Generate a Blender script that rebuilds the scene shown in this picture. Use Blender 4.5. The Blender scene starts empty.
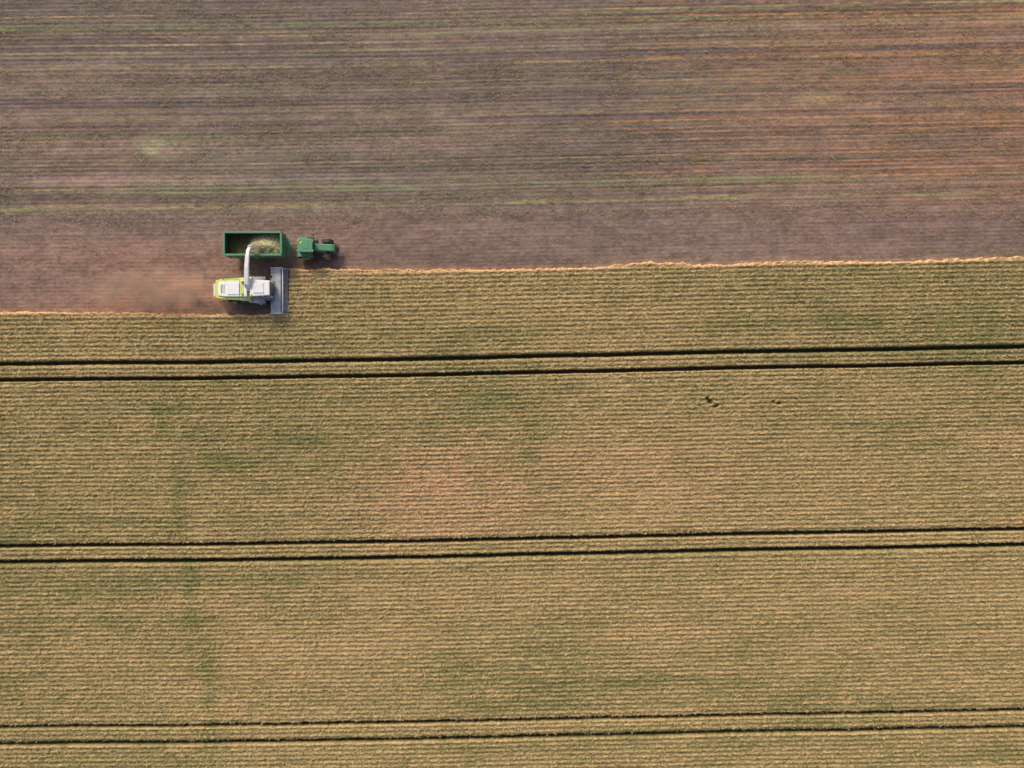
import bpy, math, numpy as np, bmesh
from mathutils import Vector, Euler
rng=np.random.default_rng(7)
S=bpy.context.scene
H=86.0
# ---------------------------------------------------------------- noise
_tabs=[np.random.default_rng(100+i).random((512,512)).astype(np.float32) for i in range(6)]
def vn(x,y,seed=0):
    t=_tabs[seed%6].ravel(); x=np.asarray(x)+(seed*37.17+1000.3); y=np.asarray(y)+(seed*91.7+1000.7)
    xi=np.floor(x); yi=np.floor(y)
    fx=(x-xi).astype(np.float32); fy=(y-yi).astype(np.float32); fx=fx*fx*(3-2*fx); fy=fy*fy*(3-2*fy)
    xi=xi.astype(np.int32); yi=yi.astype(np.int32)
    x0=(xi&511)<<9; x1=((xi+1)&511)<<9; y0=yi&511; y1=(yi+1)&511
    a=t[x0+y0]; b=t[x1+y0]; c=t[x0+y1]; d=t[x1+y1]
    a=a+(b-a)*fx; c=c+(d-c)*fx
    return a+(c-a)*fy
def fbm(x,y,seed=0,o=4):
    s=0;a=1;t=0
    for i in range(o):
        s=s+a*vn(x*2**i,y*2**i,seed+i); t+=a; a*=.55
    return s/t
def ss(a,b,x):
    t=np.clip((x-a)/(b-a),0,1); return t*t*(3-2*t)
def frow(x):
    xc=np.clip(x,-150,150)
    return 0.018*x+0.00005*xc*xc + 0.07*np.sin(x*0.07)+0.02*np.sin(x*0.23+1)
def lerp(a,b,t): return a+(b-a)*t[...,None]
def C(*c): return np.array(c,dtype=np.float32)
def blob(x,y,cx,cy,rx,ry):   # world metres
    return np.exp(-(((x-cx)/rx)**2+((y-cy)/ry)**2))
def P(px,py,z=0.0): 
    k=(H-z)/H/8.0
    return ((px-512)*k,(384-py)*k)
# ---------------------------------------------------------------- crop edge
ex=np.array([-600,-64,-50,-40,-30,-27.75,-27.55,-20,-8,0,11,14,17,20,26,30,36,42,48,56,64,600.])
ep=np.array([311,311.5,312.5,314,314.5,314,268,269.5,269,269,267,264,262,262,265,262.5,260.5,261.5,261,258.5,256.5,236.])
ey=(384-ep)/8*(H-0.8)/H
def edge(x):
    return np.interp(x,ex,ey)+0.22*(vn(x*0.9,x*0+3,1)-.5)+0.22*(vn(x*3.1,x*0+9,2)-.5)+.15*(vn(x*9,x*0+9,4)-.5)
tram=[]
for a in (364.5,380.5,546.5,562.5,727,744):
    k=(384-a)/8; tram.append(k*0.995+0.95)
tram+= [tram[-2]-22.7,tram[-1]-22.7,tram[-2]-45.4,tram[-1]-45.4]
# ---------------------------------------------------------------- colour fields
def crop_cols(x,y,r):
    g=fbm(x*0.045,r*0.07,0,4)*0.75+fbm(x*0.25,r*0.5,2,3)*0.45
    g=(g-0.58)
    stripe=vn(x*0.02,r*0.8,3)-.5
    g=g+0.26*stripe+0.28*(vn(x*0.05,r*2.2,5)-.5)
    mod=0.35+1.2*fbm(x*.35,y*.35,1,3)
    def add(px,py,rx,ry,a):
        nonlocal g
        cx,cy=P(px,py,.9); g=g+a*blob(x,y,cx,cy,rx/8,ry/8)*mod
    add(235,462,45,14,.46); add(290,443,35,10,.34); add(178,500,8,45,.40); add(190,600,9,60,.36); add(210,695,12,50,.48); add(160,410,8,50,.2)
    add(530,455,16,45,.34); add(560,500,12,40,.2); add(800,320,130,45,.24); add(860,440,60,30,.18); add(450,345,120,30,.12); add(440,400,110,30,.12)
    add(700,560,330,26,.12); add(330,565,200,14,.14)
    add(430,490,90,42,-.5); add(620,480,90,40,-.2); add(90,430,120,40,-.10); add(330,640,150,50,-.12); add(700,640,200,40,-.1); add(100,340,90,25,-.12)
    m=np.clip(0.45+g*.85,0,1)
    pink=np.clip(.85*blob(x,y,*P(430,490,.9),13,6.5)*mod+.35*blob(x,y,*P(650,470,.9),14,5)+.25*(fbm(x*.08,y*.1,4,3)-.4),0,1)
    return m,pink
straw=C(.49,.35,.165); pinkc=C(.57,.34,.195); leaf=C(.16,.172,.058); olive=C(.25,.215,.085)
def height(x,y,r):
    ph=r/0.56
    row=0.5+0.5*np.cos(2*np.pi*(ph+.08*(vn(x*.3,r*1.3,2)-.5)+.10*(vn(x*5.2,r*2.,3)-.5)))
    rowm=row*(.45+.75*vn(x*.8,r*1.8,1))
    h=0.68+0.13*rowm+0.06*(vn(x*2.6,r*3.6,4)-.5)+0.10*(fbm(x*.3,r*.3,2,2)-.5)
    h=h+0.20*(vn(x*7.1,r*8.5,5)-.5)
    tm=np.ones_like(h)
    for i,t in enumerate(tram):
        w=0.15+0.04*(vn(x*1.4,x*0+t*5,1)-.3)+.10*(vn(x*6,x*0+t*3+(r>t),2)-.5)
        c=t+0.06*(vn(x*.2,x*0+t,3)-.5)
        tm=np.minimum(tm,ss(w,w+0.20,np.abs(r-c)))
    for (px,py,rx,ry) in ((710,401,.36,.30),(717,406,.42,.22),(708,398,.2,.2),(780,403,.28,.2),(774,402,.15,.15)):
        cx,cy=P(px,py,.9)
        d=np.sqrt(((x-cx)/rx)**2+((y-cy)/ry)**2)+1.2*(vn(x*4,y*4,1)-.5)
        tm=np.minimum(tm,.25+.75*ss(.7,1.2,d))
    return h,tm,rowm
# ---------------------------------------------------------------- mesh helpers
def grid_mesh(name,xs,ys,Z,cols,keep=None):
    nx,ny=len(xs),len(ys)
    X,Y=np.meshgrid(xs,ys,indexing='xy')
    co=np.stack([X,Y,Z],-1).reshape(-1,3).astype(np.float32)
    i=np.arange(nx-1)[None,:]+np.arange(ny-1)[:,None]*nx
    q=np.stack([i,i+1,i+1+nx,i+nx],-1).reshape(-1,4)
    if keep is not None:
        q=q[keep.reshape(-1)]
        used=np.zeros(len(co),bool); used[q.ravel()]=True
        mp=np.cumsum(used)-1; co=co[used]; cols=cols.reshape(-1,4)[used]; q=mp[q]
    return quads_mesh(name,co,q,cols.reshape(-1,4))
def quads_mesh(name,co,q,cols):
    me=bpy.data.meshes.new(name); n=len(co); m=len(q)
    me.vertices.add(n); me.vertices.foreach_set('co',co.astype(np.float32).ravel())
    me.loops.add(m*4); me.loops.foreach_set('vertex_index',q.astype(np.int32).ravel())
    me.polygons.add(m); me.polygons.foreach_set('loop_start',np.arange(0,m*4,4,dtype=np.int32))
    me.update(calc_edges=True)
    a=me.color_attributes.new('Col','FLOAT_COLOR','POINT'); a.data.foreach_set('color',cols.astype(np.float32).ravel())
    ob=bpy.data.objects.new(name,me); S.collection.objects.link(ob); return ob
def rgba(c): return np.concatenate([np.clip(c,0,1),np.ones(c.shape[:-1]+(1,))],-1)
# ---------------------------------------------------------------- materials
def attr_mat(name,rough=0.9,nscale=9,amp=.35,bump=0.0,bscale=8):
    m=bpy.data.materials.new(name); m.use_nodes=True; nt=m.node_tree; n=nt.nodes; b=n['Principled BSDF']
    b.inputs['Roughness'].default_value=rough; b.inputs['Specular IOR Level'].default_value=.15
    at=n.new('ShaderNodeAttribute'); at.attribute_name='Col'
    tc=n.new('ShaderNodeTexCoord'); no=n.new('ShaderNodeTexNoise'); no.inputs['Scale'].default_value=nscale; no.inputs['Detail'].default_value=4
    nt.links.new(tc.outputs['Object'],no.inputs['Vector'])
    mr=n.new('ShaderNodeMapRange'); mr.inputs['From Min'].default_value=.3; mr.inputs['From Max'].default_value=.7
    mr.inputs['To Min'].default_value=1-amp; mr.inputs['To Max'].default_value=1+amp
    nt.links.new(no.outputs['Fac'],mr.inputs['Value'])
    vm=n.new('ShaderNodeVectorMath'); vm.operation='SCALE'
    nt.links.new(at.outputs['Color'],vm.inputs[0]); nt.links.new(mr.outputs['Result'],vm.inputs['Scale'])
    nt.links.new(vm.outputs[0],b.inputs['Base Color'])
    if bump:
        n2=n.new('ShaderNodeTexNoise'); n2.inputs['Scale'].default_value=bscale; n2.inputs['Detail'].default_value=6
        nt.links.new(tc.outputs['Object'],n2.inputs['Vector'])
        bp=n.new('ShaderNodeBump'); bp.inputs['Distance'].default_value=bump; bp.inputs['Strength'].default_value=.8
        nt.links.new(n2.outputs['Fac'],bp.inputs['Height']); nt.links.new(bp.outputs['Normal'],b.inputs['Normal'])
    return m
M_crop=attr_mat('crop_canopy',.9,7,.3)
M_leaf=attr_mat('crop_leaves',.8,3,.1)
M_soil=attr_mat('stubble_soil',.95,5,.22,.05,6)
def mat(name,col,rough=.45,metal=0,spec=.5,dirt=.35,dcol=(.20,.14,.10),ds=2.2):
    m=bpy.data.materials.new(name); m.use_nodes=True; nt=m.node_tree; n=nt.nodes; b=n['Principled BSDF']
    b.inputs['Metallic'].default_value=metal; b.inputs['Specular IOR Level'].default_value=spec
    tc=n.new('ShaderNodeTexCoord'); no=n.new('ShaderNodeTexNoise'); no.inputs['Scale'].default_value=ds; no.inputs['Detail'].default_value=7; no.inputs['Roughness'].default_value=.65
    nt.links.new(tc.outputs['Object'],no.inputs['Vector'])
    mr=n.new('ShaderNodeMapRange'); mr.inputs['From Min'].default_value=.42; mr.inputs['From Max'].default_value=.72; mr.inputs['To Max'].default_value=dirt
    nt.links.new(no.outputs['Fac'],mr.inputs['Value'])
    mx=n.new('ShaderNodeMix'); mx.data_type='RGBA'; mx.inputs[6].default_value=(*col,1); mx.inputs[7].default_value=(*dcol,1)
    nt.links.new(mr.outputs['Result'],mx.inputs[0]); nt.links.new(mx.outputs[2],b.inputs['Base Color'])
    r2=n.new('ShaderNodeMapRange'); r2.inputs['To Min'].default_value=rough; r2.inputs['To Max'].default_value=min(1,rough+.3)
    nt.links.new(no.outputs['Fac'],r2.inputs['Value']); nt.links.new(r2.outputs['Result'],b.inputs['Roughness'])
    return m
# ---------------------------------------------------------------- ground
def far(a,b,n,p=2.2): 
    t=np.linspace(0,1,n+1)[1:]; return a+(b-a)*t**p
xs=np.concatenate([far(-78,-1500,30)[::-1],np.arange(-78,78.01,.16),far(78,1500,30)])
ys=np.concatenate([far(8,-1500,60)[::-1],np.arange(8,58.01,.11),far(58,1500,30)])
X,Y=np.meshgrid(xs,ys,indexing='xy'); R=Y-frow(X)
px=X*8+512; py=384-Y*8
dist=ss(70,140,np.hypot(X,Y))
n1=fbm(X*.05,R*.16,0,4); n2=fbm(X*.6,R*1.2,1,4)
base=lerp(C(.165,.126,.108),C(.225,.160,.132),ss(.3,.7,n1))
redm=np.clip(ss(520,1020,px+200*(fbm(X*.08,R*.2,3,3)-.5))*ss(300,120,py)*(1.7*(fbm(X*.12,R*.8,2,4))-.1),0,1)*.48
base=lerp(base,C(.40,.19,.11)*np.ones_like(base),redm)
lowred=np.clip(blob(px,py,110,258,170,22)*.5+blob(px,py,60,300,200,25)*.35+blob(px,py,360,245,160,30)*.2+blob(px,py,60,150,120,60)*.2,0,1)
base=lerp(base,C(.34,.185,.13)*np.ones_like(base),lowred)
up=ss(222,200,py)
s1=vn(X*.01,R*.9,1)-.5; s2=vn(X*.02,R*2.3,2)-.5; s3=vn(X*.05,R*4.5,3)-.5
st=s1+.8*s2+.7*s3
base=base*(1+.38*st*(.3+.7*up)*(1-dist))[...,None]
ol=np.clip((vn(X*.015,R*1.5,4)-.45)*1.6+.5*s3,0,1)*up*(1-dist)*np.clip(.1+1.5*(fbm(X*.06,R*.3,5,3)-.25),0,1)
base=lerp(base,np.ones_like(base)*C(.25,.215,.125),ol*.55)
base=base*(1+.6*(n2-.5)+.45*(vn(X*2.5,R*4.,4)-.5))[...,None]
# straw / regrowth lines, broken along their length
def line(c,w,lo,hi,col,a,seed,br=.15):
    global base
    rc=(384-c)/8+.95
    sel=np.nonzero((np.abs(R-rc)<w+.2)&(dist<.99))
    x=X[sel]; r=R[sel]; p=px[sel]
    d=np.abs(r-rc-.25*(vn(x*.12,x*0+seed,seed)-.5))
    m=ss(w,w*.15,d)*ss(lo-60,lo+60,p)*ss(hi+60,hi-60,p)*a*np.clip((fbm(x*br,x*0+c,seed,3)-.22)*2.6,0,1)*(.3+1.4*ss(.25,.8,vn(x*1.6,r*6,5)))
    base[sel]=lerp(base[sel],np.ones((len(x),3))*col,np.clip(m,0,1))
grn=C(.23,.26,.13); gold=C(.44,.33,.15); org=C(.54,.25,.10)
c=6.; k=0
lr=np.random.default_rng(5)
while c<208:
    w=lr.uniform(.10,.26)
    u=lr.random()
    if u<.38: line(c,w*1.3,-200,1300,grn*(.85+.2*lr.random()),lr.uniform(.2,.55),k%6)
    elif u<.75: line(c,w,-200,1300,gold,lr.uniform(.2,.6),k%6,.3)
    else: line(c,w*1.4,-200,1300,C(.13,.105,.10),lr.uniform(.3,.8),k%6)
    line(c+lr.uniform(-1,1),w*.8,620,1300,org,lr.uniform(.2,.8),(k+2)%6,.35)
    c+=lr.uniform(3.0,7.5); k+=1
for (cc,w,lo,hi,col,a,s) in ((190,.42,90,820,grn,.9,1),(194,.25,60,900,grn,.7,2),(209,.2,-200,1300,gold*1.0,.9,3),(211,.3,-200,1300,grn*1.1,.6,0),
    (183,.2,100,600,grn,.6,1),(29,.3,-100,700,grn,.6,3),(20,.25,500,1300,grn*1.1,.8,2),(38,.3,400,1300,grn,.7,1),(132,.16,500,1300,org,1.,0),(47,.2,-100,1000,gold,.6,4),
    (18,.14,-200,1300,gold,.7,1),(56,.14,-200,1300,gold,.6,2),(88,.12,-200,1300,gold,.6,5),(150,.12,-200,1300,gold,.5,3),
    (172,.3,-200,1300,C(.13,.10,.09),.9,0),(104,.35,-200,1300,C(.13,.105,.1),.8,3),(62,.3,-200,1300,C(.13,.105,.1),.8,2),(222,.2,-200,1300,C(.15,.11,.10),.7,1),(238,.2,-200,1300,C(.15,.11,.10),.6,1),(250,.2,-200,1300,C(.15,.11,.10),.6,2),(230,.15,-200,1300,C(.15,.11,.10),.6,4)):
    line(cc,w,lo,hi,col,a,s)
for (cx,cy,rx,ry,col,a) in ((155,146,16,9,C(.42,.42,.23),.85),(185,142,22,8,C(.30,.30,.17),.5),(822,98,22,8,C(.50,.36,.18),.6),(700,90,60,14,C(.32,.27,.16),.4),(455,125,14,10,C(.32,.32,.17),.35),(240,165,50,14,C(.29,.27,.19),.3),(165,300,70,13,C(.52,.27,.16),.9),(190,288,38,14,C(.52,.29,.18),.8)):
    m=blob(px,py,cx,cy,rx,ry)*a*np.clip(fbm(X*.7,Y*1.2,2,3)*2.2-.35,0,1.3)
    base=lerp(base,np.ones_like(base)*col,np.clip(m,0,1))
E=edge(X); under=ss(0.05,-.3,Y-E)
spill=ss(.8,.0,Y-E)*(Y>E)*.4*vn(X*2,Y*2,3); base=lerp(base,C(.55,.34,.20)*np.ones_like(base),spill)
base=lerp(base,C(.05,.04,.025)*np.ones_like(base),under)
Z=.05*(st*up)+.05*(n2-.5)+.02*np.cos(2*np.pi*R/.5)*(.6+.4*up)
Z=Z*(1-dist)*(1-under*.8)-.02
g=grid_mesh('ground',xs,ys,Z,rgba(base)); g.data.materials.append(M_soil)
# ---------------------------------------------------------------- standing crop
xs=np.concatenate([far(-78,-1400,40)[::-1],np.arange(-78,78.01,.12),far(78,1400,40)])
ys=np.concatenate([far(-58,-1400,50)[::-1],np.arange(-58,17.01,.09),np.linspace(17.5,40,30)])
X,Y=np.meshgrid(xs,ys,indexing='xy'); R=Y-frow(X)
E=edge(X); ins=Y<E
h,tm,row=height(X,Y,R)
near=1-ss(80,120,np.hypot(X*.9,Y))
Z=np.where(ins,(h*near+.75*(1-near))*np.where(near>.01,tm,1),0.0)
Z=np.where(ins&(Z<.03),.03,Z)
m,pink=crop_cols(X,Y,R)
sp=vn(X*7.,R*8.,1)*.75+vn(X*1.6,R*3.2,3)*.25
mm=np.clip(m*1.0+.08+(sp-.5)*1.6-(row-.4)*.8,0,1)
top=lerp(np.ones(X.shape+(3,))*straw,np.ones(X.shape+(3,))*pinkc,pink)
col=lerp(top,np.ones_like(top)*lerp(np.ones_like(top)*olive,np.ones_like(top)*leaf,ss(.4,1,m)),mm)
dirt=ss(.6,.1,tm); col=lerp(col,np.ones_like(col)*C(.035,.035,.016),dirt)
de=E-Y; edge_lit=ss(.6,.0,de)*ins*.95; col=lerp(col,np.ones_like(col)*C(.84,.50,.25),np.clip(edge_lit,0,1))  # paler straw at the crop edge, its sunlit glow painted into the colour
keep=(ins[:-1,:-1]|ins[1:,:-1]|ins[:-1,1:]|ins[1:,1:])
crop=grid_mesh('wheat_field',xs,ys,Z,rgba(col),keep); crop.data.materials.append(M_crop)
def blades(name,x,y,z,L,W,az,tilt,col):
    n=len(x); d=np.stack([np.cos(az)*np.cos(tilt),np.sin(az)*np.cos(tilt),np.sin(tilt)],-1)
    s=np.stack([-np.sin(az),np.cos(az),np.zeros(n)],-1)
    c=np.stack([x,y,z],-1)
    a=c-d*(L*.5)[:,None]; b=c+d*(L*.5)[:,None]
    l=c+s*(W*.5)[:,None]+np.array([0,0,.02]); r=c-s*(W*.5)[:,None]+np.array([0,0,.02])
    co=np.stack([a,r,b,l],1).reshape(-1,3); q=np.arange(n*4).reshape(-1,4)
    cc=np.repeat(rgba(col),4,axis=0)
    return quads_mesh(name,co,q,cc)
N=680000
x=rng.uniform(-73,73,N); y=rng.uniform(-54,16.5,N); 
r=y-frow(x)
hh,t_,rw=height(x,y,r)
ok=(y<edge(x)-.03)&(t_>.75)&(rng.random(N)<.25+.9*rw)
x,y,r,hh,rw=x[ok],y[ok],r[ok],hh[ok],rw[ok]; n=len(x)
m,pink=crop_cols(x,y,r)
u=rng.random(n); isg=(u<np.clip(m*1.05-.05,.05,.95))
ct=lerp(np.ones((n,3))*straw*1.2,np.ones((n,3))*pinkc*1.2,np.clip(pink+.6*rng.random(n),0,1))
cg=lerp(np.ones((n,3))*olive,np.ones((n,3))*leaf*.85,rng.random(n))
cc=np.where(isg[:,None],cg,ct)*rng.uniform(.5,1.4,n)[:,None]
e2=edge(x)-y; cc=lerp(cc,np.ones((n,3))*C(.88,.54,.28),ss(.6,.1,e2)*.9)  # blades near the edge carry the same painted sunlit glow
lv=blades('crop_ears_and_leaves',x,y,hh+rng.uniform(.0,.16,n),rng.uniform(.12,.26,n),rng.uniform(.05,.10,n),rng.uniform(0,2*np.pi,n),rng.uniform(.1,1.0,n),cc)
lv.data.materials.append(M_leaf); lv.parent=crop
N=190000
x=rng.uniform(-74,74,N); y=rng.uniform(9,54,N); r=y-frow(x)
pxx=x*8+512; pyy=384-y*8
lane=vn(x*.02,r*1.9,2)*.6+vn(x*.3,r*.9,4)*.6
ok=(y>edge(x)+.1)&(rng.random(N)<np.clip((lane-.42)*2.2,0.05,1)*np.where(pyy>222,.35,1))
x,y,r=x[ok],y[ok],r[ok]; pxx=pxx[ok]; n=len(x)
tr=ss(450,1000,pxx)*.9
cc=lerp(np.ones((n,3))*C(.38,.30,.17),np.ones((n,3))*C(.55,.27,.12),tr*rng.random(n))
cc=np.where((rng.random(n)<.35)[:,None],C(.20,.215,.11),cc)*rng.uniform(.45,1.2,n)[:,None]
sb=blades('stubble_straw',x,y,rng.uniform(.06,.13,n),rng.uniform(.12,.45,n),rng.uniform(.03,.08,n),rng.normal(0,.5,n),rng.uniform(0,.5,n),cc)
sb.data.materials.append(M_leaf); sb.parent=g
# ================================================================= vehicles
def link(me,name,parent,m,loc=(0,0,0),rot=(0,0,0)):
    ob=bpy.data.objects.new(name,me); S.collection.objects.link(ob); ob.parent=parent; ob.location=loc; ob.rotation_euler=rot
    if m: me.materials.append(m)
    return ob
def box(p,name,x0,x1,y0,y1,z0,z1,m,bev=.04,taper=None):
    bm=bmesh.new(); bmesh.ops.create_cube(bm,size=1)
    for v in bm.verts:
        tx=v.co.x+.5; ty=v.co.y+.5; tz=v.co.z+.5
        v.co=Vector((x0+(x1-x0)*tx,y0+(y1-y0)*ty,z0+(z1-z0)*tz))
    if taper:
        for v in bm.verts: taper(v)
    if bev: bmesh.ops.bevel(bm,geom=bm.edges[:],offset=bev,segments=2,profile=.6,affect='EDGES')
    me=bpy.data.meshes.new(name); bm.to_mesh(me); bm.free(); return link(me,name,p,m)
def prism(p,name,prof,y0,y1,m,bev=.04,tf=None):
    bm=bmesh.new(); a=[bm.verts.new((q[0],y0,q[1])) for q in prof]; f=bm.faces.new(a)
    ex_=bmesh.ops.extrude_face_region(bm,geom=[f]); 
    for v in ex_['geom']:
        if isinstance(v,bmesh.types.BMVert): v.co.y=y1
    bmesh.ops.recalc_face_normals(bm,faces=bm.faces[:])
    if tf:
        for v in bm.verts: tf(v)
    if bev: bmesh.ops.bevel(bm,geom=bm.edges[:],offset=bev,segments=3,profile=.5,affect='EDGES')
    me=bpy.data.meshes.new(name); bm.to_mesh(me); bm.free(); return link(me,name,p,m)
def cyl(p,name,c,r,d,axis,m,seg=28,r2=None,bev=0):
    bm=bmesh.new(); bmesh.ops.create_cone(bm,cap_ends=True,segments=seg,radius1=r,radius2=r if r2 is None else r2,depth=d)
    if bev: bmesh.ops.bevel(bm,geom=[e for e in bm.edges if len(e.link_faces)==2 and any(len(f.verts)>4 for f in e.link_faces)],offset=bev,segments=2,profile=.6,affect='EDGES')
    me=bpy.data.meshes.new(name); bm.to_mesh(me); bm.free()
    rot={'X':(0,math.pi/2,0),'Y':(math.pi/2,0,0),'Z':(0,0,0)}[axis]
    return link(me,name,p,m,c,rot)
def tube(p,name,pts,rad,m):
    bm=bmesh.new(); rings=[]; pts=[Vector(q) for q in pts]
    for i,q in enumerate(pts):
        d=(pts[min(i+1,len(pts)-1)]-pts[max(i-1,0)]).normalized()
        u=d.cross(Vector((0.13,0.21,.97))); u.normalize(); w=d.cross(u)
        rings.append([bm.verts.new(q+(u*math.cos(a)+w*math.sin(a))*rad) for a in [k*math.pi/4 for k in range(8)]])
    for a,b in zip(rings,rings[1:]):
        for j in range(8): bm.faces.new((a[j],a[(j+1)%8],b[(j+1)%8],b[j]))
    bm.faces.new(rings[0]); bm.faces.new(rings[-1]); bmesh.ops.recalc_face_normals(bm,faces=bm.faces[:])
    me=bpy.data.meshes.new(name); bm.to_mesh(me); bm.free(); return link(me,name,p,m)
def wheel(p,name,x,y,r,w,rimcol,tyre,hubr=.55):
    side=1 if y>0 else -1
    e=bpy.data.objects.new(name,None); S.collection.objects.link(e); e.parent=p; e.location=(x,y,r)
    cyl(e,'tyre',(0,0,0),r*.95,w,'Y',tyre,40,bev=w*.16)
    bm=bmesh.new(); nl=22
    for i in range(nl):
        for sd in (-1,1):
            a=2*math.pi*(i+(0.5 if sd>0 else 0))/nl
            mt=bmesh.ops.create_cube(bm,size=1)['verts']
            for v in mt:
                lx=v.co.x*.07*r; ly=v.co.y*w*.5+sd*w*.25; lz=v.co.z*.09*r+r*.965
                lx+= (abs(ly)/w)*0.22*r
                v.co=Vector((lx*math.cos(a)+lz*math.sin(a),ly,-lx*math.sin(a)+lz*math.cos(a)))
    me=bpy.data.meshes.new('lugs'); bm.to_mesh(me); bm.free(); link(me,'tread_lugs',e,tyre)
    cyl(e,'rim',(0,side*w*.5,0),r*hubr,.06,'Y',rimcol,32,bev=.015)
    cyl(e,'rim_dish',(0,side*(w*.5+.03),0),r*hubr*.75,.03,'Y',tyre,32,)
    cyl(e,'hub',(0,side*(w*.5+.06),0),r*.2,.12,'Y',rimcol,20,bev=.02)
    return e
def empty(name,loc,rz=0):
    e=bpy.data.objects.new(name,None); S.collection.objects.link(e); e.location=loc; e.rotation_euler=(0,0,rz); return e
white=mat('white_paint',(.84,.84,.82),.35,dirt=.18); lime=mat('lime_paint',(.55,.66,.14),.4,dirt=.25)
grey=mat('grey_steel',(.40,.40,.41),.5,.0,dirt=.5); dark=mat('dark_plastic',(.04,.04,.042),.6,dirt=.4)
tyre=mat('tyre_rubber',(.03,.029,.028),.85,dirt=.7,dcol=(.14,.10,.08)); glass=mat('cab_glass',(.02,.03,.035),.08,spec=.8,dirt=.15)
green=mat('green_paint',(.07,.28,.14),.38,dirt=.4); tgreen=mat('trailer_green',(.07,.28,.14),.5,dirt=.5); yellow=mat('yellow_paint',(.75,.58,.03),.4,dirt=.3)
red=mat('red_lamp',(.5,.02,.02),.3,dirt=0); steel=mat('light_steel',(.50,.50,.52),.45,.0,dirt=.45); orange=mat('orange_beacon',(.9,.35,.02),.3,dirt=0)
inner=mat('trailer_inside',(.055,.055,.045),.7,dirt=.7,dcol=(.10,.09,.055))
# ---------------- forage harvester
hv=empty('forage_harvester',(-31.0,11.5,0))
for i,(x_,y_,r_,w_) in enumerate(((0,1.22,.95,.68),(0,-1.22,.95,.68),(-3.4,1.1,.66,.5),(-3.4,-1.1,.66,.5))): wheel(hv,'wheel_%d'%(i+1),x_,y_,r_,w_,white,tyre)
box(hv,'chassis',-4.6,.9,-.75,.75,.6,1.35,dark,.05)
box(hv,'front_axle',-.15,.15,-.9,.9,.8,1.1,dark,.03); box(hv,'rear_axle',-3.5,-3.3,-.9,.9,.5,.75,dark,.03)
def tfr(v):
    if v.co.x<-4.3: v.co.y*=.80
    elif v.co.x<-3.4: v.co.y*=.97
prism(hv,'side_panels',[(-4.95,1.35),(-.75,1.35),(-.7,2.65),(-1.2,2.85),(-3.9,2.78),(-5.05,2.40),(-5.35,1.8)],-1.36,1.36,lime,.14,tfr)
prism(hv,'engine_hood',[(-4.6,2.45),(-1.0,2.5),(-.95,3.05),(-3.6,3.0),(-4.6,2.74)],-1.0,1.0,white,.12,lambda v:setattr(v.co,'y',v.co.y*(.82 if v.co.x<-4.3 else 1)))
for s_ in(-1,1): box(hv,'white_side_band_%d'%s_,-1.9,-.85,s_*1.3-.09,s_*1.3+.09,2.1,2.62,white,.05)
for i in range(3): box(hv,'grille_slat_%d'%i,-4.15+i*.22,-4.10+i*.22,-.54,.54,2.84+i*.05,2.96+i*.03,grey,.0)
box(hv,'hood_hatch',-3.3,-1.9,-.7,.7,3.03,3.09,white,.025)
box(hv,'hood_lime_stripe',-1.75,-1.35,-.95,.95,3.0,3.075,lime,.02)
box(hv,'hood_gap',-1.86,-1.82,-.95,.95,2.9,3.06,dark,.0)
cyl(hv,'exhaust',(-1.5,-.65,3.2),.09,.5,'Z',steel); cyl(hv,'air_intake',(-1.4,.72,3.12),.14,.22,'Z',dark,bev=.03)
box(hv,'rear_bumper',-5.6,-5.3,-.95,.95,1.25,1.7,white,.07)
box(hv,'tow_hitch',-5.85,-5.5,-.12,.12,1.0,1.2,dark,.02)
for s_ in(-1,1):
    box(hv,'tail_lamp_%d'%s_,-5.32,-5.2,s_*.85-.12,s_*.85+.12,2.0,2.15,red,.01)
    box(hv,'front_fender_%d'%s_,-.95,.9,s_*1.25-.36,s_*1.25+.36,1.95,2.05,grey,.04)
    box(hv,'fender_lip_%d'%s_,-1.0,-.72,s_*1.2-.34,s_*1.2+.34,1.5,2.3,white,.06)
    tube(hv,'handrail_%d'%s_,[(-3.9,s_*1.15,2.75),(-3.9,s_*1.15,3.15),(-2.0,s_*1.15,3.2),(-2.0,s_*1.15,2.8)],.025,dark)
    tube(hv,'mirror_arm_%d'%s_,[(1.75,s_*.9,3.3),(1.95,s_*1.4,3.3),(1.95,s_*1.45,2.9)],.03,dark)
    box(hv,'mirror_%d'%s_,1.9,1.98,s_*1.45-.14,s_*1.45+.14,2.65,3.15,dark,.02)
box(hv,'walkway',-.7,1.7,-1.25,1.25,1.58,1.66,grey,.02)
def tp(v):
    if v.co.z>3: v.co.y*=.93; v.co.x=v.co.x-.10 if v.co.x>1 else v.co.x
box(hv,'cab_glass',-.05,1.85,-.86,.86,1.66,3.45,glass,.06,tp)
for s_ in(-1,1):
    for xx in(-.02,.8,1.78): tube(hv,'cab_pillar',[(xx,s_*.87,1.66),(xx-.04,s_*.815,3.45)],.045,white)
box(hv,'cab_lower',-.08,1.6,-.9,.9,1.66,2.05,white,.05)
box(hv,'cab_roof',-.4,2.0,-1.02,1.02,3.45,3.70,white,.12,lambda v: setattr(v.co,'y',v.co.y*(.86 if v.co.x>1 else 1)))
box(hv,'roof_panel',.0,1.3,-.62,.62,3.69,3.77,white,.05)
box(hv,'roof_lamp_strip',1.97,2.07,-.75,.75,3.48,3.6,dark,.02)
for s_ in (-1,1): cyl(hv,'beacon',(-.2,s_*.8,3.78),.07,.18,'Z',orange,bev=.01)
cyl(hv,'spout_turret',(-.62,.1,3.0),.36,.7,'Z',white,bev=.04); cyl(hv,'turret_ring',(-.62,.1,2.85),.46,.14,'Z',grey)
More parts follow.
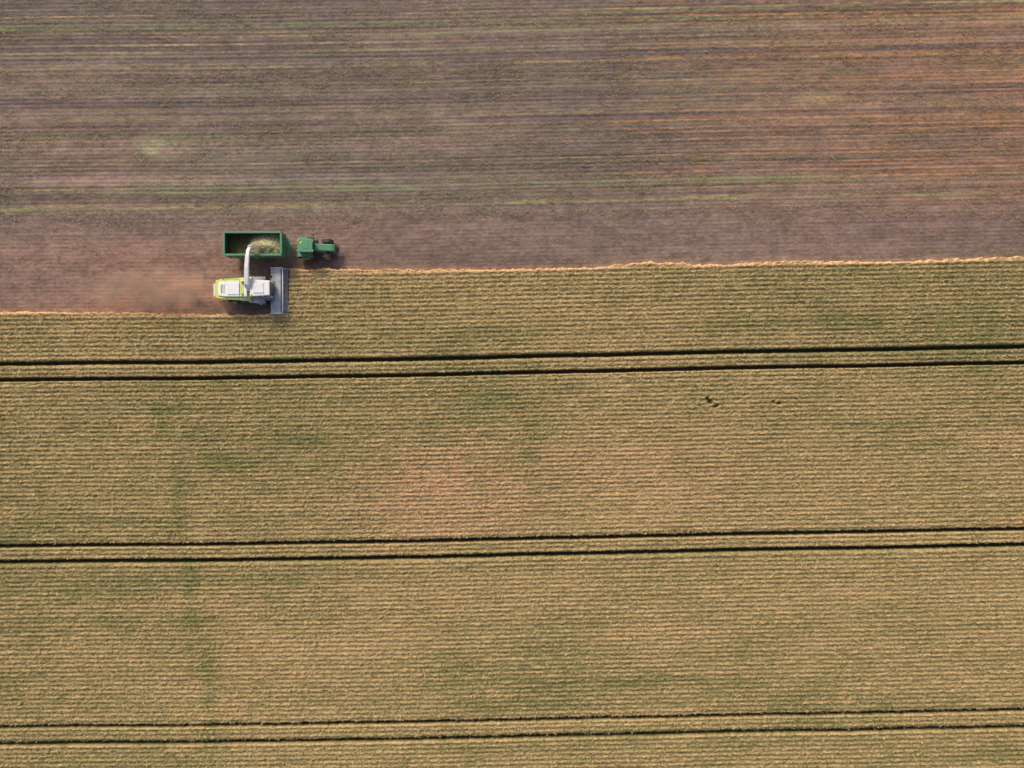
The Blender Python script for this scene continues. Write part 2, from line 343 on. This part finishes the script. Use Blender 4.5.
sp_=[(-.62,.1,3.2),(-.62,.16,3.65),(-.6,.45,3.98),(-.55,1.2,4.2),(-.46,2.4,4.4),(-.36,3.6,4.45),(-.30,4.3,4.38),(-.27,4.65,4.15)]
bm=bmesh.new(); rings=[]
for i,q in enumerate(sp_):
    q=Vector(q); a=Vector(sp_[max(i-1,0)]); b=Vector(sp_[min(i+1,len(sp_)-1)]); d=(b-a).normalized()
    sx=Vector((1,0,0))-d*d.x; sx.normalize(); n_=d.cross(sx).normalized(); w=.33-.022*i; hgt=.24-.016*i
    rings.append([bm.verts.new(q+sx*u*w+n_*v*hgt) for u,v in((-1,-.8),(-.75,-1),(.75,-1),(1,-.8),(1,.8),(.75,1),(-.75,1),(-1,.8))])
for a,b in zip(rings,rings[1:]):
    for j in range(8): bm.faces.new((a[j],a[(j+1)%8],b[(j+1)%8],b[j]))
bm.faces.new(rings[0]); bm.faces.new(rings[-1]); bmesh.ops.recalc_face_normals(bm,faces=bm.faces[:])
me=bpy.data.meshes.new('spout'); bm.to_mesh(me); bm.free(); link(me,'discharge_spout',hv,white)
tube(hv,'spout_cylinder',[(-.25,.5,4.12),(-.2,2.0,4.5)],.04,steel)
box(hv,'spout_flap',-.48,-.06,4.55,4.95,3.82,4.1,grey,.02,lambda v: setattr(v.co,'y',v.co.y+(.0 if v.co.z>4 else .18)))
tube(hv,'spout_brace',[(-.75,.5,4.14),(-.66,2.2,4.46),(-.5,3.9,4.56)],.03,grey)
# header
prism(hv,'feed_housing',[(.7,.9),(1.5,.45),(1.5,1.15),(.8,1.6)],-.5,.5,grey,.03)
prism(hv,'header_back_wall',[(1.2,.25),(1.75,.2),(1.65,1.25),(1.3,1.3)],-2.8,2.8,steel,.03)
box(hv,'header_floor',1.7,2.9,-2.8,2.8,.16,.24,steel,.02)
for s_ in(-1,1):
    prism(hv,'header_side_%d'%s_,[(1.2,.15),(3.15,.12),(3.35,.3),(2.7,.8),(1.6,1.3),(1.2,1.3)],s_*2.8-.08,s_*2.8+.08,steel,.02)
box(hv,'cutter_bar',2.85,3.1,-2.75,2.75,.14,.22,grey,.01)
cyl(hv,'auger',(2.05,0,.62),.17,5.3,'X',grey).rotation_euler=(math.pi/2,0,0)
bm=bmesh.new(); prev=None
for i in range(0,260):
    t=i/259; yy=-2.6+5.2*t; a=t*2*math.pi*8*(1 if t<.5 else -1)
    v1=bm.verts.new((2.05+.16*math.cos(a),yy,.62+.16*math.sin(a))); v2=bm.verts.new((2.05+.34*math.cos(a),yy,.62+.34*math.sin(a)))
    if prev: bm.faces.new((prev[0],v1,v2,prev[1]))
    prev=(v1,v2)
me=bpy.data.meshes.new('auger_flight'); bm.to_mesh(me); bm.free(); link(me,'auger_flight',hv,steel)
tube(hv,'crop_push_bar',[(1.6,-2.8,1.25),(2.7,-2.8,1.4),(2.8,-2.6,1.42),(2.8,2.6,1.42),(2.7,2.8,1.4),(1.6,2.8,1.25)],.07,white)
box(hv,'header_deflector',1.35,2.55,-2.72,2.72,1.24,1.29,steel,.015,lambda v:setattr(v.co,'z',v.co.z+(.1 if v.co.x>2 else 0)))
for i in range(5): box(hv,'deflector_rib_%d'%i,1.5,2.6,-2.2+i*1.1-.025,-2.2+i*1.1+.025,1.31,1.39,grey,.01)
for i in range(7): cyl(hv,'cutting_disc_%d'%i,(2.75,-2.4+i*.8,.27),.24,.05,'Z',grey,16)
# ---------------- trailer
tr=empty('silage_trailer',(-31.3,16.95,0))
L0,L1,W_,zb,zt=-3.43,3.43,1.36,1.15,2.95
box(tr,'box_floor',L0,L1,-W_,W_,zb-.12,zb,inner,.02)
for s_ in(-1,1):
    box(tr,'side_wall_%d'%s_,L0,L1,s_*W_-.04,s_*W_+.04,zb,zt,tgreen,.015)
    box(tr,'inner_lining_%d'%s_,L0+.07,L1-.07,s_*(W_-.055)-.01,s_*(W_-.055)+.01,zb+.01,zt-.06,inner,.0)
    box(tr,'top_rail_%d'%s_,L0-.06,L1+.06,s_*(W_+.0)-.12,s_*(W_+.0)+.12,zt,zt+.13,tgreen,.03)
    for i in range(8): 
        xx=L0+.15+i*(L1-L0-.3)/7; box(tr,'side_rib_%d'%i,xx-.05,xx+.05,s_*(W_+.08)-.05,s_*(W_+.08)+.05,zb-.05,zt-.01,tgreen,.015)
    box(tr,'chassis_rail_%d'%s_,L0+.3,L1,s_*.5-.07,s_*.5+.07,.78,1.02,tgreen,.02)
    box(tr,'mudguard_%d'%s_,-2.6,.8,s_*1.1-.25,s_*1.1+.25,1.03,1.06,dark,.01)
box(tr,'front_wall',L1-.04,L1+.04,-W_,W_,zb,zt+.05,tgreen,.015); box(tr,'front_lining',L1-.07,L1-.05,-W_+.07,W_-.07,zb+.01,zt-.05,inner,0)
box(tr,'tail_gate',L0-.04,L0+.04,-W_,W_,zb,zt,tgreen,.015); box(tr,'tail_lining',L0+.05,L0+.07,-W_+.07,W_-.07,zb+.01,zt-.05,inner,0)
box(tr,'front_rail',L1-.1,L1+.14,-W_+.12,W_-.12,zt+.0,zt+.16,tgreen,.03); box(tr,'rear_rail',L0-.14,L0+.1,-W_+.12,W_-.12,zt,zt+.13,tgreen,.03)
for i in range(3): box(tr,'front_rib_%d'%i,L1+.04,L1+.13,-.9+.9*i-.05,-.9+.9*i+.05,zb,zt-.02,tgreen,.01)
box(tr,'front_platform',L1+.05,L1+.45,-1.1,1.1,1.0,1.12,tgreen,.02)
prism(tr,'drawbar',[(L1-.3,.75),(L1+1.55,.5),(L1+1.55,.66),(L1-.3,1.0)],-.12,.12,tgreen,.02)
for i,xx in enumerate((-1.75,-.3)):
    for s_ in(-1,1): wheel(tr,'trailer_wheel_%d_%d'%(i,s_),xx,s_*1.08,.55,.45,yellow,tyre)
    box(tr,'axle_%d'%i,xx-.07,xx+.07,-.9,.9,.48,.62,dark,.01)
tube(tr,'drawbar_hose',[(L1+.1,.2,1.1),(L1+.8,.3,.95),(L1+1.5,.1,1.0)],.03,dark)
gx=np.linspace(L0+.09,L1-.09,150); gy=np.linspace(-W_+.08,W_-.08,62); GX,GY=np.meshgrid(gx,gy,indexing='xy')
hz=.35+1.15*np.exp(-((GX-1.0)/1.7)**2-((GY-.05)/1.4)**2)+.35*np.exp(-((GX-2.6)/1.1)**2)+.3*(fbm(GX*1.6,GY*1.6,1,4)-.5)+.10*(vn(GX*9,GY*9,2)-.5)
fc=lerp(np.ones(GX.shape+(3,))*C(.13,.12,.055),np.ones(GX.shape+(3,))*C(.50,.45,.24),ss(.45,1.05,hz))*(.7+.6*vn(GX*12,GY*12,3))[...,None]
hp=grid_mesh('chopped_crop_heap',gx,gy,zb+hz*.98,rgba(fc)); hp.data.materials.append(M_crop); hp.parent=tr
N=5200; t=rng.random(N); sx=rng.normal(0,1,N)
jx=.05+.55*t+sx*(.09+.20*t); jy=-.75+.62*t+rng.normal(0,1,N)*(.08+.2*t); jz=4.05-1.5*t**1.6
jet=blades('chopped_crop_jet',jx,jy,jz,rng.uniform(.03,.09,N),rng.uniform(.02,.04,N),rng.uniform(0,6.28,N),rng.uniform(-1,1,N),np.ones((N,3))*C(.66,.58,.34)*rng.uniform(.7,1.3,N)[:,None])
jet.data.materials.append(M_leaf); jet.parent=tr
# ---------------- tractor
tk=empty('tractor',(-25.45,16.78,0),math.radians(-1.5))
for i,(x_,y_,r_,w_) in enumerate(((0,.98,.92,.58),(0,-.98,.92,.58),(2.6,.92,.68,.46),(2.6,-.92,.68,.46))): wheel(tk,'wheel_%d'%(i+1),x_,y_,r_,w_,yellow,tyre,.6)
box(tk,'transmission',-.5,2.9,-.33,.33,.55,1.15,dark,.05); box(tk,'rear_axle',-.15,.15,-.75,.75,.75,1.05,dark,.04); box(tk,'front_axle',2.5,2.72,-.75,.75,.5,.75,dark,.03)
prism(tk,'hood',[(1.2,1.05),(3.62,1.0),(3.75,1.25),(3.68,1.65),(3.3,1.8),(1.2,1.98)],-.44,.44,green,.12)
box(tk,'hood_side_grille',3.66,3.78,-.32,.32,1.05,1.55,dark,.02)
for s_ in(-1,1):
    box(tk,'hood_vent_%d'%s_,2.5,3.4,s_*.44-.02,s_*.44+.02,1.2,1.6,dark,.01); box(tk,'hood_yellow_stripe_%d'%s_,1.4,2.45,s_*.445-.01,s_*.445+.01,1.55,1.63,yellow,0)
    prism(tk,'rear_fender_%d'%s_,[(-.98,1.35),(-.72,1.85),(-.3,2.02),(.45,2.02),(.85,1.75),(1.0,1.3),(.9,1.3),(.72,1.66),(.4,1.9),(-.28,1.9),(-.62,1.76),(-.88,1.35)],s_*.66 if s_>0 else -1.22,1.22 if s_>0 else -.66,green,.015)
    prism(tk,'front_fender_%d'%s_,[(2.0,1.2),(2.3,1.46),(2.9,1.46),(3.2,1.2),(3.16,1.16),(2.88,1.41),(2.32,1.41),(2.04,1.16)],s_*.92-.22,s_*.92+.22,dark,.01)
    tube(tk,'mirror_arm_%d'%s_,[(1.2,s_*.75,2.6),(1.3,s_*1.25,2.6)],.025,dark); box(tk,'mirror_%d'%s_,1.27,1.33,s_*1.3-.12,s_*1.3+.12,2.3,2.65,dark,.015)
    box(tk,'cab_step_%d'%s_,.95,1.4,s_*.85-.2,s_*.85+.2,.55,1.1,dark,.03)
def tp2(v):
    if v.co.z>2: v.co.y*=.86; v.co.x=v.co.x*.93
box(tk,'cab_glass',-.42,1.3,-.78,.78,1.25,2.62,glass,.05,tp2)
for s_ in(-1,1):
    for xx in(-.40,.45,1.27): tube(tk,'cab_pillar',[(xx,s_*.79,1.25),(xx*.93,s_*.68,2.62)],.045,dark)
box(tk,'cab_roof',-.52,1.32,-.82,.82,2.62,2.82,green,.09); box(tk,'roof_hatch',.15,.8,-.4,.4,2.81,2.85,green,.02)
box(tk,'roof_yellow_badge',-.25,.0,.2,.5,2.815,2.84,yellow,.01)
for s_ in(-1,1):
    box(tk,'roof_front_lamps_%d'%s_,1.30,1.38,s_*.6-.13,s_*.6+.13,2.66,2.78,steel,.01); box(tk,'roof_rear_lamps_%d'%s_,-.56,-.5,s_*.6-.12,s_*.6+.12,2.66,2.78,steel,.01)
cyl(tk,'beacon',(-.35,.6,2.9),.07,.16,'Z',orange,bev=.01); cyl(tk,'exhaust',(1.5,-.5,2.1),.06,1.2,'Z',dark); box(tk,'front_weights',3.78,4.0,-.36,.36,.6,1.05,dark,.05)
box(tk,'hitch',-1.3,-.4,-.1,.1,.5,.65,dark,.02)
for s_ in(-1,1): tube(tk,'lift_arm_%d'%s_,[(-.4,s_*.3,.9),(-1.1,s_*.42,.7)],.05,dark)
# ---------------------------------------------------------------- dust hanging behind the harvester
bm=bmesh.new(); bmesh.ops.create_icosphere(bm,subdivisions=3,radius=1)
for v in bm.verts: v.co=Vector((v.co.x*11,v.co.y*3.6,v.co.z*1.9))
me=bpy.data.meshes.new('dust_cloud'); bm.to_mesh(me); bm.free()
dm=bpy.data.materials.new('dust'); dm.use_nodes=True; nt=dm.node_tree; nt.nodes.clear(); n=nt.nodes
out=n.new('ShaderNodeOutputMaterial'); pv=n.new('ShaderNodeVolumePrincipled'); nt.links.new(pv.outputs[0],out.inputs['Volume'])
pv.inputs['Color'].default_value=(.98,.66,.48,1); pv.inputs['Anisotropy'].default_value=.0
tc=n.new('ShaderNodeTexCoord'); no=n.new('ShaderNodeTexNoise'); no.inputs['Scale'].default_value=.35; no.inputs['Detail'].default_value=4
nt.links.new(tc.outputs['Object'],no.inputs['Vector'])
mp=n.new('ShaderNodeVectorMath'); mp.operation='MULTIPLY'; mp.inputs[1].default_value=(1/11,1/3.6,1/1.9); nt.links.new(tc.outputs['Object'],mp.inputs[0])
ln=n.new('ShaderNodeVectorMath'); ln.operation='LENGTH'; nt.links.new(mp.outputs[0],ln.inputs[0])
f1=n.new('ShaderNodeMapRange'); f1.inputs['From Min'].default_value=1; f1.inputs['From Max'].default_value=.1; f1.interpolation_type='SMOOTHSTEP'; nt.links.new(ln.outputs['Value'],f1.inputs['Value'])
f2=n.new('ShaderNodeMapRange'); f2.inputs['From Min'].default_value=.33; f2.inputs['From Max'].default_value=.66; f2.inputs['To Max'].default_value=.6; nt.links.new(no.outputs['Fac'],f2.inputs['Value'])
mu=n.new('ShaderNodeMath'); mu.operation='MULTIPLY'; nt.links.new(f1.outputs['Result'],mu.inputs[0]); nt.links.new(f2.outputs['Result'],mu.inputs[1]); nt.links.new(mu.outputs[0],pv.inputs['Density'])
du=link(me,'dust_cloud',None,dm,(-43.5,11.6,1.8))
# ---------------------------------------------------------------- light / world / camera
az=math.radians(-25); el=math.radians(36)
sun=bpy.data.lights.new('sun','SUN'); sun.energy=2.3; sun.angle=math.radians(14); sun.color=(1,.87,.70)
so=bpy.data.objects.new('sun',sun); S.collection.objects.link(so)
d=Vector((math.sin(az)*math.cos(el),math.cos(az)*math.cos(el),math.sin(el)))
so.rotation_euler=(-d).to_track_quat('-Z','Y').to_euler()
w=bpy.data.worlds.new('World'); S.world=w; w.use_nodes=True; nt=w.node_tree
sk=nt.nodes.new('ShaderNodeTexSky'); sk.sky_type='NISHITA'; sk.sun_disc=False; sk.sun_elevation=el; sk.sun_rotation=az; sk.dust_density=4; sk.air_density=.8
nt.links.new(sk.outputs[0],nt.nodes['Background'].inputs[0]); nt.nodes['Background'].inputs[1].default_value=.15
S.view_settings.view_transform='Standard'; S.view_settings.look='None'; S.view_settings.exposure=0
cam=bpy.data.cameras.new('camera'); co=bpy.data.objects.new('camera',cam); S.collection.objects.link(co); co.location=(0,0,H)
cam.sensor_width=36; cam.lens=18*H/64; cam.clip_end=5000; S.camera=co
